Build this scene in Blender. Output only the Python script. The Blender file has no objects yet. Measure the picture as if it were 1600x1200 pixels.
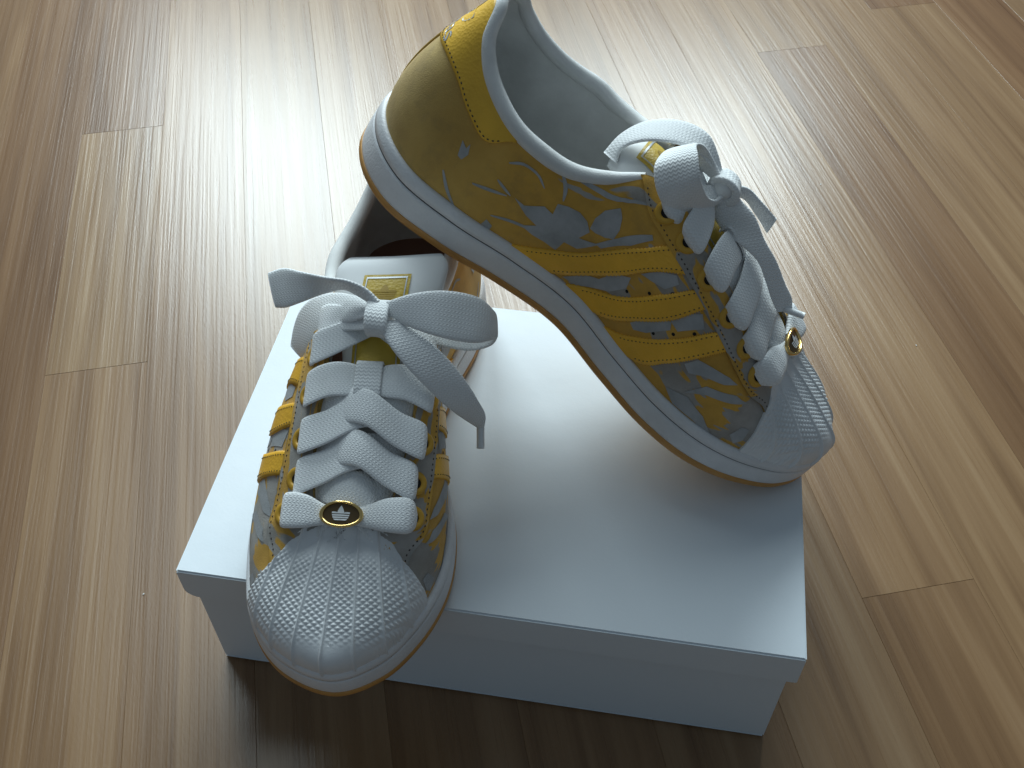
import bpy, bmesh, math, random
import numpy as np
from mathutils import Matrix, Vector

# ------------------------------------------------------------------ camera, light, exposure
scn = bpy.context.scene
col = scn.collection
cd = bpy.data.cameras.new('camera'); cam = bpy.data.objects.new('camera', cd); col.objects.link(cam)
CAM_R = [[0.98723, 0.15914, -0.00674], [0.11452, -0.73856, -0.66439], [-0.11071, 0.65514, -0.74735]]
r, d, f = [Vector(v) for v in CAM_R]
m = Matrix((r, -d, -f)).transposed().to_4x4(); m.translation = Vector((0.0583, -0.24568, 0.54944))
cam.matrix_world = m
cd.sensor_width = 36; cd.lens = 36 * 1623.6 / 1600; cd.clip_start = 0.01; cd.clip_end = 100
scn.camera = cam

w = bpy.data.worlds.new('World'); scn.world = w; w.use_nodes = True
bg = w.node_tree.nodes['Background']; bg.inputs[0].default_value = (0.64, 0.83, 1.0, 1); bg.inputs[1].default_value = 0.20

def window_light(name, loc, target, sx, sy, power):
    ld = bpy.data.lights.new(name, 'AREA'); ld.shape = 'RECTANGLE'; ld.size = sx; ld.size_y = sy
    ld.energy = power; ld.color = (0.80, 0.95, 1.0)
    o = bpy.data.objects.new(name, ld); col.objects.link(o); o.location = loc
    o.rotation_euler = (Vector(target) - Vector(loc)).to_track_quat('-Z', 'Y').to_euler()
    return o
# the room's window: two panes behind and to the left of the box
window_light('window_pane_light', (-0.96, 2.0, 1.40), (-0.96, 0.0, 1.05), 0.70, 0.85, 46)
window_light('window_pane_light', (0.02, 2.0, 1.36), (0.02, 0.0, 1.01), 0.74, 0.85, 50)

# daylight from the upper part of the window and the ceiling beside it
window_light('upper_window_light', (-0.60, 1.50, 2.35), (-0.05, 0.10, 0.1), 1.7, 0.9, 25)

vs = scn.view_settings
vs.view_transform = 'Standard'; vs.look = 'None'; vs.exposure = -0.17; vs.gamma = 1.0; vs.use_curve_mapping = False
scn.render.engine = 'CYCLES'

# ------------------------------------------------------------------ helpers
def link(name, me, parent=None, mats=(), smooth=True):
    o = bpy.data.objects.new(name, me); col.objects.link(o)
    for mt in (mats if isinstance(mats, (list, tuple)) else [mats]): me.materials.append(mt)
    if smooth: me.polygons.foreach_set('use_smooth', [True] * len(me.polygons))
    if parent: o.parent = parent
    return o
def tag(o, label=None, cat=None, group=None, kind=None):
    if label: o['label'] = label
    if cat: o['category'] = cat
    if group: o['group'] = group
    if kind: o['kind'] = kind
    return o
def mesh(name, V, F, uv=None, weld=0.0, mi=None):
    me = bpy.data.meshes.new(name); me.from_pydata([tuple(map(float, v)) for v in V], [], [tuple(int(i) for i in q) for q in F])
    if mi is not None: me.polygons.foreach_set('material_index', mi)
    if uv is not None:
        l = me.uv_layers.new(name='UVMap'); ix = np.zeros(len(me.loops), dtype=np.int32)
        me.loops.foreach_get('vertex_index', ix); l.data.foreach_set('uv', np.asarray(uv, dtype=np.float32)[ix].ravel())
    if weld:
        bm = bmesh.new(); bm.from_mesh(me); bmesh.ops.remove_doubles(bm, verts=bm.verts, dist=weld)
        bmesh.ops.recalc_face_normals(bm, faces=bm.faces); bm.to_mesh(me); bm.free()
    me.validate(); me.update(); return me
def gridfaces(n, k, close_u=False, close_v=False):
    F = []
    for i in range(n if close_u else n - 1):
        for j in range(k if close_v else k - 1):
            a = i * k + j; b = ((i + 1) % n) * k + j; c = ((i + 1) % n) * k + (j + 1) % k; e = i * k + (j + 1) % k
            F.append((a, b, c, e))
    return F
def spl(kn, va, x):
    kn = np.asarray(kn, float); va = np.asarray(va, float); x = np.asarray(x, float)
    sq = va.ndim == 1
    if sq: va = va[:, None]
    h = np.diff(kn); dd = np.diff(va, axis=0) / h[:, None]
    mm = np.zeros_like(va); mm[0] = dd[0]; mm[-1] = dd[-1]
    ww = (h[1:] / (h[1:] + h[:-1]))[:, None]; mm[1:-1] = ww * dd[:-1] + (1 - ww) * dd[1:]
    i = np.clip(np.searchsorted(kn, x, side='right') - 1, 0, len(kn) - 2)
    t = ((x - kn[i]) / h[i])[:, None]; H = h[i][:, None]
    o = (2*t**3-3*t**2+1)*va[i] + (t**3-2*t**2+t)*H*mm[i] + (-2*t**3+3*t**2)*va[i+1] + (t**3-t**2)*H*mm[i+1]
    return o[:, 0] if sq else o
def resample(P, n):
    P = np.asarray(P, float); k = np.r_[0, np.cumsum(np.linalg.norm(np.diff(P, axis=0), axis=1) + 1e-6)]; k /= k[-1]
    return spl(k, P, np.linspace(0, 1, n))

# ------------------------------------------------------------------ materials
def mat(name, base, rough=0.6, **kw):
    mt = bpy.data.materials.new(name); mt.use_nodes = True; b = mt.node_tree.nodes['Principled BSDF']
    b.inputs['Base Color'].default_value = (*base, 1); b.inputs['Roughness'].default_value = rough
    for k, v in kw.items(): b.inputs[k.replace('_', ' ')].default_value = v
    return mt
class NT:
    def __init__(s, mt): s.t = mt.node_tree; s.n = s.t.nodes; s.b = s.n['Principled BSDF']
    def node(s, ty, **kw):
        x = s.n.new(ty)
        for k, v in kw.items(): setattr(x, k, v)
        return x
    def link(s, a, b): s.t.links.new(a, b)
    def math(s, op, a, b=None, c=None, clamp=False):
        x = s.n.new('ShaderNodeMath'); x.operation = op; x.use_clamp = clamp
        for i, v in enumerate((a, b, c)):
            if v is None: continue
            if isinstance(v, (int, float)): x.inputs[i].default_value = v
            else: s.link(v, x.inputs[i])
        return x.outputs[0]
    def coord(s, kind='Object', scale=(1, 1, 1), rot=(0, 0, 0)):
        tc = s.n.new('ShaderNodeTexCoord'); mp = s.n.new('ShaderNodeMapping'); mp.inputs['Scale'].default_value = scale
        mp.inputs['Rotation'].default_value = rot
        s.link(tc.outputs[kind], mp.inputs[0]); return mp.outputs[0]
    def noise(s, vec, scale, detail=2, rough=.5, dist=0):
        x = s.n.new('ShaderNodeTexNoise'); x.inputs['Scale'].default_value = scale; x.inputs['Detail'].default_value = detail
        x.inputs['Roughness'].default_value = rough; x.inputs['Distortion'].default_value = dist; s.link(vec, x.inputs['Vector']); return x.outputs[0]
    def ramp(s, f, stops):
        x = s.n.new('ShaderNodeValToRGB'); e = x.color_ramp.elements
        while len(e) < len(stops): e.new(.5)
        for q, (p, c) in zip(e, stops): q.position = p; q.color = (*c, 1) if len(c) == 3 else c
        s.link(f, x.inputs[0]); return x.outputs[0]
    def mix(s, f, a, b, blend='MIX'):
        x = s.n.new('ShaderNodeMix'); x.data_type = 'RGBA'; x.blend_type = blend
        for i, v in ((0, f), (6, a), (7, b)):
            if isinstance(v, (int, float)): x.inputs[i].default_value = v
            elif isinstance(v, tuple): x.inputs[i].default_value = (*v, 1)
            else: s.link(v, x.inputs[i])
        return x.outputs[2]
    def bump(s, h, strength=.3, dist=.001, prev=None):
        x = s.n.new('ShaderNodeBump'); x.inputs['Strength'].default_value = strength; x.inputs['Distance'].default_value = dist
        s.link(h, x.inputs['Height'])
        if prev is not None: s.link(prev, x.inputs['Normal'])
        return x.outputs[0]
    def out(s, color=None, normal=None, rough=None):
        if color is not None: s.link(color, s.b.inputs['Base Color'])
        if normal is not None: s.link(normal, s.b.inputs['Normal'])
        if rough is not None: s.link(rough, s.b.inputs['Roughness'])

def m_rubber():
    mt = mat('white_rubber', (.66, .66, .67), .5); t = NT(mt); c = t.coord()
    n1 = t.noise(c, 900, 2); n2 = t.noise(c, 28, 4, .6)
    t.out(t.ramp(n2, [(.3, (.66, .66, .66)), (.6, (.76, .76, .77))]), t.bump(n1, .5, .0006)); return mt
def m_cap():
    mt = mat('shell_rubber', (.68, .69, .70), .45); t = NT(mt); c = t.coord()
    n1 = t.noise(c, 1300, 1); n2 = t.noise(c, 35, 4, .65)
    t.out(t.ramp(n2, [(.3, (.66, .67, .67)), (.6, (.77, .78, .79))]), t.bump(n1, .25, .0003)); return mt
def m_gum():
    mt = mat('gum_rubber', (.40, .19, .05), .5); t = NT(mt); c = t.coord()
    t.out(t.ramp(t.noise(c, 40, 4), [(.3, (.44, .21, .05)), (.7, (.60, .30, .08))]), t.bump(t.noise(c, 600, 2), .4, .0005)); return mt
def m_suede():
    # mustard suede with a grey streaky print; the heel is plain and scuffed. UV: x = position along the shoe (signed), y = height
    mt = mat('printed_suede', (.45, .27, .06), .85, Sheen_Weight=.08, Sheen_Roughness=.6); t = NT(mt)
    tc = t.node('ShaderNodeTexCoord'); sep = t.node('ShaderNodeSeparateXYZ'); t.link(tc.outputs['UV'], sep.inputs[0])
    uabs = t.math('ABSOLUTE', sep.outputs[0])
    c = t.coord('Object'); cs = t.coord('UV', (7.0, 1.9, 1), (0, 0, .5))
    wob = t.noise(c, 60, 3, .6)
    streak = t.noise(cs, 1.7, 2.2, .45, .9)
    cs2 = t.coord('UV', (4, 3.5, 1), (0, 0, -.35)); blob = t.noise(cs2, 2.3, 1.5, .4, 1.4)
    pr = t.math('ADD', t.math('MULTIPLY', streak, .55), t.math('MULTIPLY', blob, .45))
    pr = t.math('ADD', pr, t.math('MULTIPLY', t.math('SUBTRACT', wob, .5), .05))
    th = t.ramp(uabs, [(0, (.9, .9, .9)), (.24, (.70, .70, .70)), (.34, (.62, .62, .62)), (.52, (.56, .56, .56)), (.62, (.50, .50, .50)), (1, (.485, .485, .485))])
    mask = t.math('MULTIPLY', t.math('SUBTRACT', pr, th), 60, clamp=True)
    mask2 = t.math('MULTIPLY', mask, .88)
    yel = t.ramp(t.noise(c, 26, 5, .62), [(.28, (.46, .255, .042)), (.5, (.64, .355, .055)), (.72, (.72, .42, .080))])
    heel = t.ramp(t.noise(c, 22, 5, .6), [(.28, (.34, .22, .065)), (.6, (.54, .37, .115)), (.8, (.64, .46, .165))])
    hf = t.ramp(uabs, [(.10, (1, 1, 1)), (.36, (0, 0, 0))])
    base = t.mix(hf, yel, heel)
    grey = t.ramp(t.noise(c, 45, 4, .6), [(.3, (.24, .25, .25)), (.7, (.40, .41, .42))])
    dirt = t.math('MULTIPLY', t.ramp(t.noise(c, 38, 6, .7), [(.52, (0, 0, 0)), (.72, (1, 1, 1))]), .35)
    colr = t.mix(dirt, t.mix(mask2, base, grey), (.16, .125, .07))
    t.out(colr, t.bump(t.noise(c, 1500, 3, .7), .55, .0005, t.bump(wob, .3, .0012))); return mt
def m_leather(name, base):
    mt = mat(name, base, .42); t = NT(mt); c = t.coord()
    v = t.node('ShaderNodeTexVoronoi'); v.inputs['Scale'].default_value = 700; t.link(c, v.inputs['Vector'])
    n = t.noise(c, 30, 4, .6)
    t.out(t.ramp(n, [(.3, tuple(x * .8 for x in base)), (.65, base)]), t.bump(v.outputs['Distance'], .35, .0004, t.bump(n, .25, .001))); return mt
def m_raw():
    mt = mat('raw_suede_edge', (.5, .3, .06), .95); t = NT(mt); c = t.coord()
    t.out(t.ramp(t.noise(c, 260, 4, .7), [(.3, (.30, .18, .035)), (.7, (.62, .40, .10))]), t.bump(t.noise(c, 700, 3), .8, .001)); return mt
def m_grey():
    mt = mat('grey_print', (.25, .255, .265), .8); t = NT(mt); c = t.coord()
    t.out(t.ramp(t.noise(c, 60, 4, .65), [(.3, (.30, .31, .31)), (.65, (.44, .45, .46))]), t.bump(t.noise(c, 1500, 3, .7), .5, .0005)); return mt
def m_lace():
    # flat woven lace: rows of little chevron stitches. UV in metres: x across, y along
    mt = mat('lace_weave', (.8, .8, .8), .9, Sheen_Weight=.2); t = NT(mt)
    tc = t.node('ShaderNodeTexCoord'); sep = t.node('ShaderNodeSeparateXYZ'); t.link(tc.outputs['UV'], sep.inputs[0])
    rows = t.math('MULTIPLY', sep.outputs[0], 1 / .0022)
    tri = t.math('PINGPONG', rows, .5)
    ph = t.math('ADD', t.math('MULTIPLY', sep.outputs[1], 1 / .0017), t.math('MULTIPLY', tri, 1.1))
    bead = t.math('PINGPONG', ph, .5)
    h = t.math('MULTIPLY', t.math('POWER', t.math('MULTIPLY', bead, 2), .7), t.math('POWER', t.math('MULTIPLY', t.math('SUBTRACT', .5, t.math('ABSOLUTE', t.math('SUBTRACT', tri, .25))), 2), .8))
    c = t.coord(); fz = t.noise(c, 2200, 2)
    colr = t.mix(h, (.77, .78, .78), (.85, .86, .86))
    colr = t.mix(t.math('MULTIPLY', t.ramp(t.noise(c, 55, 4), [(.5, (0, 0, 0)), (.75, (1, 1, 1))]), .25), colr, (.55, .54, .50))
    t.out(colr, t.bump(fz, .3, .0004, t.bump(h, .45, .0006))); return mt
def m_lining():
    mt = mat('white_lining', (.78, .78, .76), .8, Sheen_Weight=.2); t = NT(mt); c = t.coord()
    n = t.noise(c, 30, 5, .6)
    t.out(t.ramp(n, [(.3, (.66, .66, .64)), (.62, (.82, .82, .80))]), t.bump(t.noise(c, 1400, 2), .4, .0005, t.bump(n, .3, .0015))); return mt
def m_card():
    mt = mat('white_card', (.73, .78, .82), .62); t = NT(mt); c = t.coord()
    t.out(None, t.bump(t.noise(c, 9, 4, .6), .22, .004, t.bump(t.noise(c, 700, 2), .10, .0004))); return mt
def m_plank():
    mt = mat('wood_laminate', (.3, .2, .13), .42); t = NT(mt)
    oi = t.node('ShaderNodeObjectInfo'); tc = t.node('ShaderNodeTexCoord')
    off = t.node('ShaderNodeVectorMath', operation='ADD'); sc = t.node('ShaderNodeVectorMath', operation='SCALE')
    comb = t.node('ShaderNodeCombineXYZ'); t.link(oi.outputs['Random'], comb.inputs[0]); t.link(oi.outputs['Random'], comb.inputs[1]); t.link(oi.outputs['Random'], comb.inputs[2])
    sc.inputs['Scale'].default_value = 37.0; t.link(comb.outputs[0], sc.inputs[0])
    t.link(tc.outputs['Object'], off.inputs[0]); t.link(sc.outputs[0], off.inputs[1])
    def mp(s):
        x = t.node('ShaderNodeMapping'); x.inputs['Scale'].default_value = s; t.link(off.outputs[0], x.inputs[0]); return x.outputs[0]
    # plank long axis is local y
    broad = t.noise(mp((44, 1.8, 44)), 1.0, 4, .52, .9)
    fine = t.noise(mp((190, 5, 190)), 1.0, 4, .6, .3)
    pore = t.noise(mp((520, 14, 520)), 1.0, 3, .6)
    v = t.math('ADD', t.math('MULTIPLY', broad, .74), t.math('MULTIPLY', fine, .26))
    wood = t.ramp(v, [(.26, (.130, .070, .032)), (.42, (.185, .106, .051)), (.53, (.228, .136, .068)), (.62, (.258, .160, .084)), (.78, (.31, .205, .115))])
    dk = t.ramp(pore, [(.28, (.86, .83, .80)), (.36, (1, 1, 1))])
    colr = t.mix(1.0, t.mix(1.0, wood, dk, 'MULTIPLY'), oi.outputs['Color'], 'MULTIPLY')
    # embossed grain ridges
    ridge = t.noise(mp((330, 5.0, 330)), 1.0, 2, .5, .35)
    rr = t.ramp(ridge, [(.38, (0, 0, 0)), (.60, (1, 1, 1))])
    b = t.bump(t.noise(mp((900, 260, 900)), 1, 2), .12, .0004)
    t.out(colr, t.bump(rr, .13, .0004, b), t.math('ADD', .235, t.math('MULTIPLY', fine, .10))); return mt

M = dict(rubber=m_rubber(), cap=m_cap(), gum=m_gum(), suede=m_suede(), leather=m_leather('yellow_leather', (.95, .51, .04)),
         tab=m_leather('heel_leather', (.88, .51, .04)), lace=m_lace(), lining=m_lining(), card=m_card(), plank=m_plank(),
         thread=mat('dark_thread', (.045, .035, .03), .8), ythread=mat('yellow_thread', (.50, .31, .06), .8),
         goldprint=mat('gold_print', (.40, .26, .04), .5), silver=mat('silver_print', (.50, .52, .54), .35, Metallic=.5), gold=mat('gold_metal', (.80, .56, .22), .22, Metallic=1.0),
         darkmetal=mat('dark_bronze_enamel', (.13, .085, .04), .3, Metallic=.6), plastic=mat('clear_white_plastic', (.75, .76, .76), .3),
         dark=mat('shadow_gap', (.012, .011, .010), .9), insole=mat('brown_insole', (.26, .14, .10), .8), greyline=mat('sole_groove', (.03, .03, .035), .8),
         rawedge=m_raw(), grey=m_grey(), greyflat=mat('grey_print', (.25, .255, .265), .8), label=m_leather('label_yellow', (.58, .40, .05)), eyelet=mat('yellow_eyelet', (.58, .32, .03), .4),
         tongue=mat('white_tongue', (.72, .73, .73), .55), subfloor=mat('subfloor', (.09, .055, .035), .9))

# ------------------------------------------------------------------ floor
TH = -0.34321
fu = np.array([math.sin(TH), math.cos(TH)]); fv = np.array([math.cos(TH), -math.sin(TH)])
floor = link('floor', mesh('floor', [(-2.5, -1.6, -.012), (2.5, -1.6, -.012), (2.5, 2.9, -.012), (-2.5, 2.9, -.012)], [(0, 1, 2, 3)]), None, M['subfloor'], False)
tag(floor, kind='structure')
rng = random.Random(7)
PW = .0715; V0 = -.269
known = {0: [-.12, .3009, .600, 1.05], 7: [-1.1, .0225, .95], 9: [-.75, .6137, 1.3], 11: [-.7, .671, 1.4], 1: [-.9, 1.15], -1: [-.8, 1.2], -2: [-.8, .95], 10: [-.8, 1.1], 8: [-.9, 1.0], 2: [-.85, .99], 3: [-.9, 1.1], 4: [-.8, 1.05], 5: [-.9, 1.2], 6: [-.85, .9], 12: [-.9, .80], 13: [-.9, 1.1]}
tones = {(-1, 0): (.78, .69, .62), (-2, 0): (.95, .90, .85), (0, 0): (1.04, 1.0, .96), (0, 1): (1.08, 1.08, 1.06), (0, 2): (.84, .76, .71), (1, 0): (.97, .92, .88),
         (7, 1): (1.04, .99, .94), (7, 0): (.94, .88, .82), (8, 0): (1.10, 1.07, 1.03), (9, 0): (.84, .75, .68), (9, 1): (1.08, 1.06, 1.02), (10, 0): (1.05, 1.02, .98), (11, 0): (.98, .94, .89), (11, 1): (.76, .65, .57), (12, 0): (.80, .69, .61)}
def plank_mesh(wd, ln):
    e = .00015; hw, hl = wd / 2 - .00003, ln / 2 - .00006
    V = [(-hw, -hl, -.008), (hw, -hl, -.008), (hw, hl, -.008), (-hw, hl, -.008), (-hw, -hl, -e), (hw, -hl, -e), (hw, hl, -e), (-hw, hl, -e),
         (-hw + e, -hl + e, 0), (hw - e, -hl + e, 0), (hw - e, hl - e, 0), (-hw + e, hl - e, 0)]
    F = [(0, 1, 5, 4), (1, 2, 6, 5), (2, 3, 7, 6), (3, 0, 4, 7), (4, 5, 9, 8), (5, 6, 10, 9), (6, 7, 11, 10), (7, 4, 8, 11), (8, 9, 10, 11)]
    return mesh('plank', V, F)
for k in range(-9, 19):
    js = known.get(k)
    if js is None:
        s = -.9 + rng.random() * .5; js = []
    else: js = list(js)
    lo = min(js) if js else s
    js = sorted(js)
    if not js: js = [lo]
    while js[0] > -.75: js.insert(0, js[0] - .46 - rng.random() * .12)
    while js[-1] < 2.2: js.append(js[-1] + .46 + rng.random() * .12)
    vc = V0 + PW * (k + .5)
    base = [i for i, a in enumerate(js) if js[i] <= .001]
    for i in range(len(js) - 1):
        a, b = js[i], js[i + 1]; uc = (a + b) / 2
        o = link('plank', plank_mesh(PW, b - a), floor, M['plank'], False)
        p = fu * uc + fv * vc; o.location = (p[0], p[1], 0); o.rotation_euler = (0, 0, -TH)
        kk = None
        if k in known:
            orig = known[k]
            for q in range(len(orig) - 1):
                if abs(orig[q] - a) < 1e-6: kk = q
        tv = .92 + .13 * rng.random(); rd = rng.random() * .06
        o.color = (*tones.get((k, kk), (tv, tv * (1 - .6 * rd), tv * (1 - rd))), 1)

V, F = [], []
for px, py in ((-.215, .035), (.20, .50), (.262, .318), (.31, .14), (.12, .66)):
    b0 = len(V); a_ = rng.random() * 6; r_ = .0004 + .0004 * rng.random()
    for j in range(6): V.append((px + r_ * math.cos(a_ + j * 1.047) * (1.6 if j % 3 == 0 else .7), py + r_ * math.sin(a_ + j * 1.047), .0002 + .0005 * (j % 2)))
    V.append((px, py, .0009)); F += [(b0 + j, b0 + (j + 1) % 6, b0 + 6) for j in range(6)]
lint = link('lint', mesh('lint', V, F), floor, mat('white_lint', (.75, .74, .72), .9)); tag(lint, kind='stuff')

# ------------------------------------------------------------------ shoe box
W, D, H = .312, .21191, .09802
box = bpy.data.objects.new('shoe_box', None); col.objects.link(box); box.location = (0, D / 2, 0)
tag(box, 'white cardboard shoe box with overhanging lid, sneakers standing on it', 'box')
def boxmesh(name, x0, x1, y0, y1, z0, z1, bev=.0008):
    bm = bmesh.new(); bmesh.ops.create_cube(bm, size=1)
    for v in bm.verts:
        v.co = Vector(((x0 + x1) / 2 + v.co.x * (x1 - x0), (y0 + y1) / 2 + v.co.y * (y1 - y0), (z0 + z1) / 2 + v.co.z * (z1 - z0)))
    bmesh.ops.bevel(bm, geom=list(bm.edges), offset=bev, segments=2, affect='EDGES')
    me = bpy.data.meshes.new(name); bm.to_mesh(me); bm.free(); return me
ins = .0037
def joinmesh(name, meshes):
    bm = bmesh.new()
    for q in meshes: bm.from_mesh(q)
    me = bpy.data.meshes.new(name); bm.to_mesh(me); bm.free()
    return me
hw, hd, th = W / 2 - ins, D / 2 - ins, .0018
base = joinmesh('base', [boxmesh('a', -hw, hw, -hd, hd, .0006, .0024), boxmesh('a', -hw, hw, -hd, -hd + th, .0024, H - .005), boxmesh('a', -hw, hw, hd - th, hd, .0024, H - .005),
                         boxmesh('a', -hw, -hw + th, -hd + th, hd - th, .0024, H - .005), boxmesh('a', hw - th, hw, -hd + th, hd - th, .0024, H - .005)])
link('base', base, box, M['card'], False)
# lid: top sheet with a faint sag + four flaps
LH = .024
def lid_mesh():
    me = boxmesh('lid', -W / 2, W / 2, -D / 2, D / 2, H - .0020, H, .00095)
    bm = bmesh.new(); bm.from_mesh(me)
    def flap(a, b, r0, r1):
        # outer face from edge a->b, hanging down LH, rounded lower corner(s)
        a = Vector(a); b = Vector(b); dx = (b - a).normalized(); L = (b - a).length; nrm = Vector((dx.y, -dx.x, 0))
        pts = [(0, 0), (0, -LH + .0)]; pts = []
        for i in range(9):
            q = math.pi / 2 * i / 8; pts.append((r0 - r0 * math.cos(q), -LH + r0 - r0 * math.sin(q)))
        for i in range(9):
            q = math.pi / 2 * i / 8; pts.append((L - r1 + r1 * math.sin(q), -LH + r1 - r1 * math.cos(q)))
        pts = [(0, -.0016)] + pts + [(L, -.0016)]
        ring = []
        for off in (0, -.0014):
            ring.append([bm.verts.new(a + dx * s + nrm * off + Vector((0, 0, H + z))) for s, z in pts])
        bm.faces.new(ring[0]); bm.faces.new(ring[1][::-1])
        for i in range(len(pts)):
            j = (i + 1) % len(pts); bm.faces.new((ring[0][j], ring[0][i], ring[1][i], ring[1][j]))
    x, y = W / 2, D / 2
    g, q = .0017, .0003
    flap((-x + q, -y + .0001, 0), (x - q, -y + .0001, 0), .007, .0012); flap((x - q - .0002, -y + g, 0), (x - q - .0002, y - g, 0), .0012, .004)
    flap((x - q, y - .0001, 0), (-x + q, y - .0001, 0), .004, .004); flap((-x + q + .0002, y - g, 0), (-x + q + .0002, -y + g, 0), .004, .007)
    bmesh.ops.remove_doubles(bm, verts=bm.verts, dist=.00001); bmesh.ops.dissolve_degenerate(bm, dist=.00001, edges=bm.edges)
    bmesh.ops.recalc_face_normals(bm, faces=bm.faces); bm.to_mesh(me); bm.free(); return me
lid = link('lid', lid_mesh(), box, M['card'], False)

# ------------------------------------------------------------------ sneaker shape (right foot, millimetres; x heel to toe, y to the inner side, z up)
MED = np.array([(0,0),(4,17),(14,30.5),(36,43),(71,41.5),(107,31.5),(143,26.5),(178,36),(209,42.8),(240,41.6),(267.5,31.5),(286.5,17.5),(296.5,-3)], float)
LAT = np.array([(0,0),(4,-18),(14,-31),(36,-39.5),(71,-41.5),(107,-44),(143,-49.5),(178,-58),(209,-59.5),(240,-55.5),(267.5,-46.5),(288,-27.5),(296.5,-3)], float)
TK = np.array([(0.00,25,0,111.5),(0.05,26,6.5,111.5),(0.105,29.5,12.5,109.5),(0.17,35.5,20,97),(0.21,45,24.5,88.5),(0.25,58,28.5,82),(0.33,81,32,76.5),(0.395,103,29.5,78),(0.45,120,24.5,89),(0.485,130.5,20.5,99),(0.54,151.5,20.8,100),(0.62,180,22,91),(0.70,207,21,77.5),(0.745,222.5,18.5,68.5),(0.78,231.5,14,64.5),(0.81,236,0,61.8),(0.88,245,0,57),(0.94,259,0,52),(1.00,272.5,0,46.5)], float)
YC = np.array([(0,1),(.2,3),(.4,-2.5),(.5,1),(.6,3.5),(.75,0.5),(.9,-5.5),(1,-5)], float)
HK = np.array([(0.00,.35,7,7,22),(0.10,.35,7,7,22),(0.17,.35,5.5,5,18),(0.25,.35,4,3,14),(0.40,.35,4,4,12),(0.47,.38,4,12,12),(0.55,.40,4,14,10),(0.70,.42,3,16,8),(0.78,.45,3,20,4),(0.82,.54,3,22,0),(0.90,.62,4,20,0),(1.00,.70,4.5,15,0)], float)
SOLEZ = np.array([(0,28.5),(60,26.5),(120,23.5),(200,21.5),(260,23.5),(299,27.5)], float)
LATZ = [0.0]
def spring(x): return 9 * np.clip((x - 220) / 79, 0, None)**2 + 2 * np.clip((20 - x) / 20, 0, None)**2
def solez(x): return spl(SOLEZ[:, 0], SOLEZ[:, 1], x)
def ol1(u, side):
    P = MED if side > 0 else LAT; Q = LAT if side > 0 else MED
    k = np.r_[0, np.cumsum(np.linalg.norm(np.diff(P, axis=0), axis=1))]; k /= k[-1]
    return spl(np.r_[-k[1], k, 2 - k[-2]], np.vstack([Q[1], P, Q[-2]]), u)
def fold(w):
    # signed position: 0 heel centre, +-1 toe centre; beyond +-1 wraps to the other side
    w = np.asarray(w, float); w = np.where(w > 1, w - 2, w); w = np.where(w < -1, w + 2, w)
    return np.abs(w), np.where(w >= 0, 1, -1)
def OL(w):
    u, s = fold(w); a = ol1(u, 1); b = ol1(u, -1); return np.where((s > 0)[:, None], a, b)
def OLN(w):
    e = 2e-3; dd = OL(w + e) - OL(w - e); n = np.c_[-dd[:, 1], dd[:, 0]]
    return n / np.linalg.norm(n, axis=1)[:, None]
def bot(w, dd, z):
    p = OL(w) + OLN(w) * dd; return np.c_[p, spring(p[:, 0]) + z]
def Score(w, t):
    u, s = fold(w); t = np.asarray(t, float)[:, None]
    n = OLN(w); p = OL(w) - n * 4.0; B = np.c_[p, solez(p[:, 0]) - 1.5]
    T = spl(TK[:, 0], TK[:, 1:], u).copy(); T[:, 1] = T[:, 1] * s + spl(YC[:, 0], YC[:, 1], u)
    T[:, 2] += np.where(s < 0, LATZ[0] * np.interp(u, [.10, .17, .25, .33, .395, .45, .50], [0, 5, 8, 12, 11, 6, 0]), 0)
    h = spl(HK[:, 0], HK[:, 1:], u); dz = (T[:, 2] - B[:, 2])[:, None]; zz = np.array([[0, 0, 1.]]); n3 = np.c_[n, 0 * u]
    M1 = B + zz * dz * h[:, [0]] + n3 * h[:, [1]]; M2 = T + n3 * h[:, [2]] - zz * h[:, [3]]
    slope = np.interp(u, [.81, .83, .88, .94, 1.0], [0, -.55, -.50, -.50, -.52]); M2[:, 2] += slope * n3[:, 0] * h[:, 2]
    return (1-t)**3*B + 3*(1-t)**2*t*M1 + 3*(1-t)*t*t*M2 + t**3*T
def S(w, t, off=0.0):
    w = np.asarray(w, float).ravel(); t = np.asarray(t, float).ravel(); P = Score(w, t)
    e = 3e-3; du = Score(w + e, t) - Score(w - e, t); dt = Score(w, np.minimum(t + e, 1)) - Score(w, np.maximum(t - e, 0))
    N = np.cross(dt, du); ln = np.linalg.norm(N, axis=1)[:, None]; N = N / np.maximum(ln, 1e-9)
    out = np.c_[OLN(w), np.full(len(w), .6)]
    N = np.where(((N * out).sum(1) < 0)[:, None], -N, N)
    uu, _ = fold(w); bl = np.clip((t - .80) / .19, 0, 1) * np.clip((uu - .808) / .01, 0, 1); bl = (bl * bl * (3 - 2 * bl))[:, None]
    N = N * (1 - bl) + np.array([[.44, 0, .90]]) * bl; N /= np.linalg.norm(N, axis=1)[:, None]
    return P + N * (np.asarray(off).reshape(-1, 1) if np.ndim(off) else off), N
def top(w): return Score(np.asarray(w, float), np.ones(len(w)))
EU = np.array([.533, .577, .63, .686, .731, .772]); ET = np.array([.87, .87, .87, .87, .86, .76])

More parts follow.
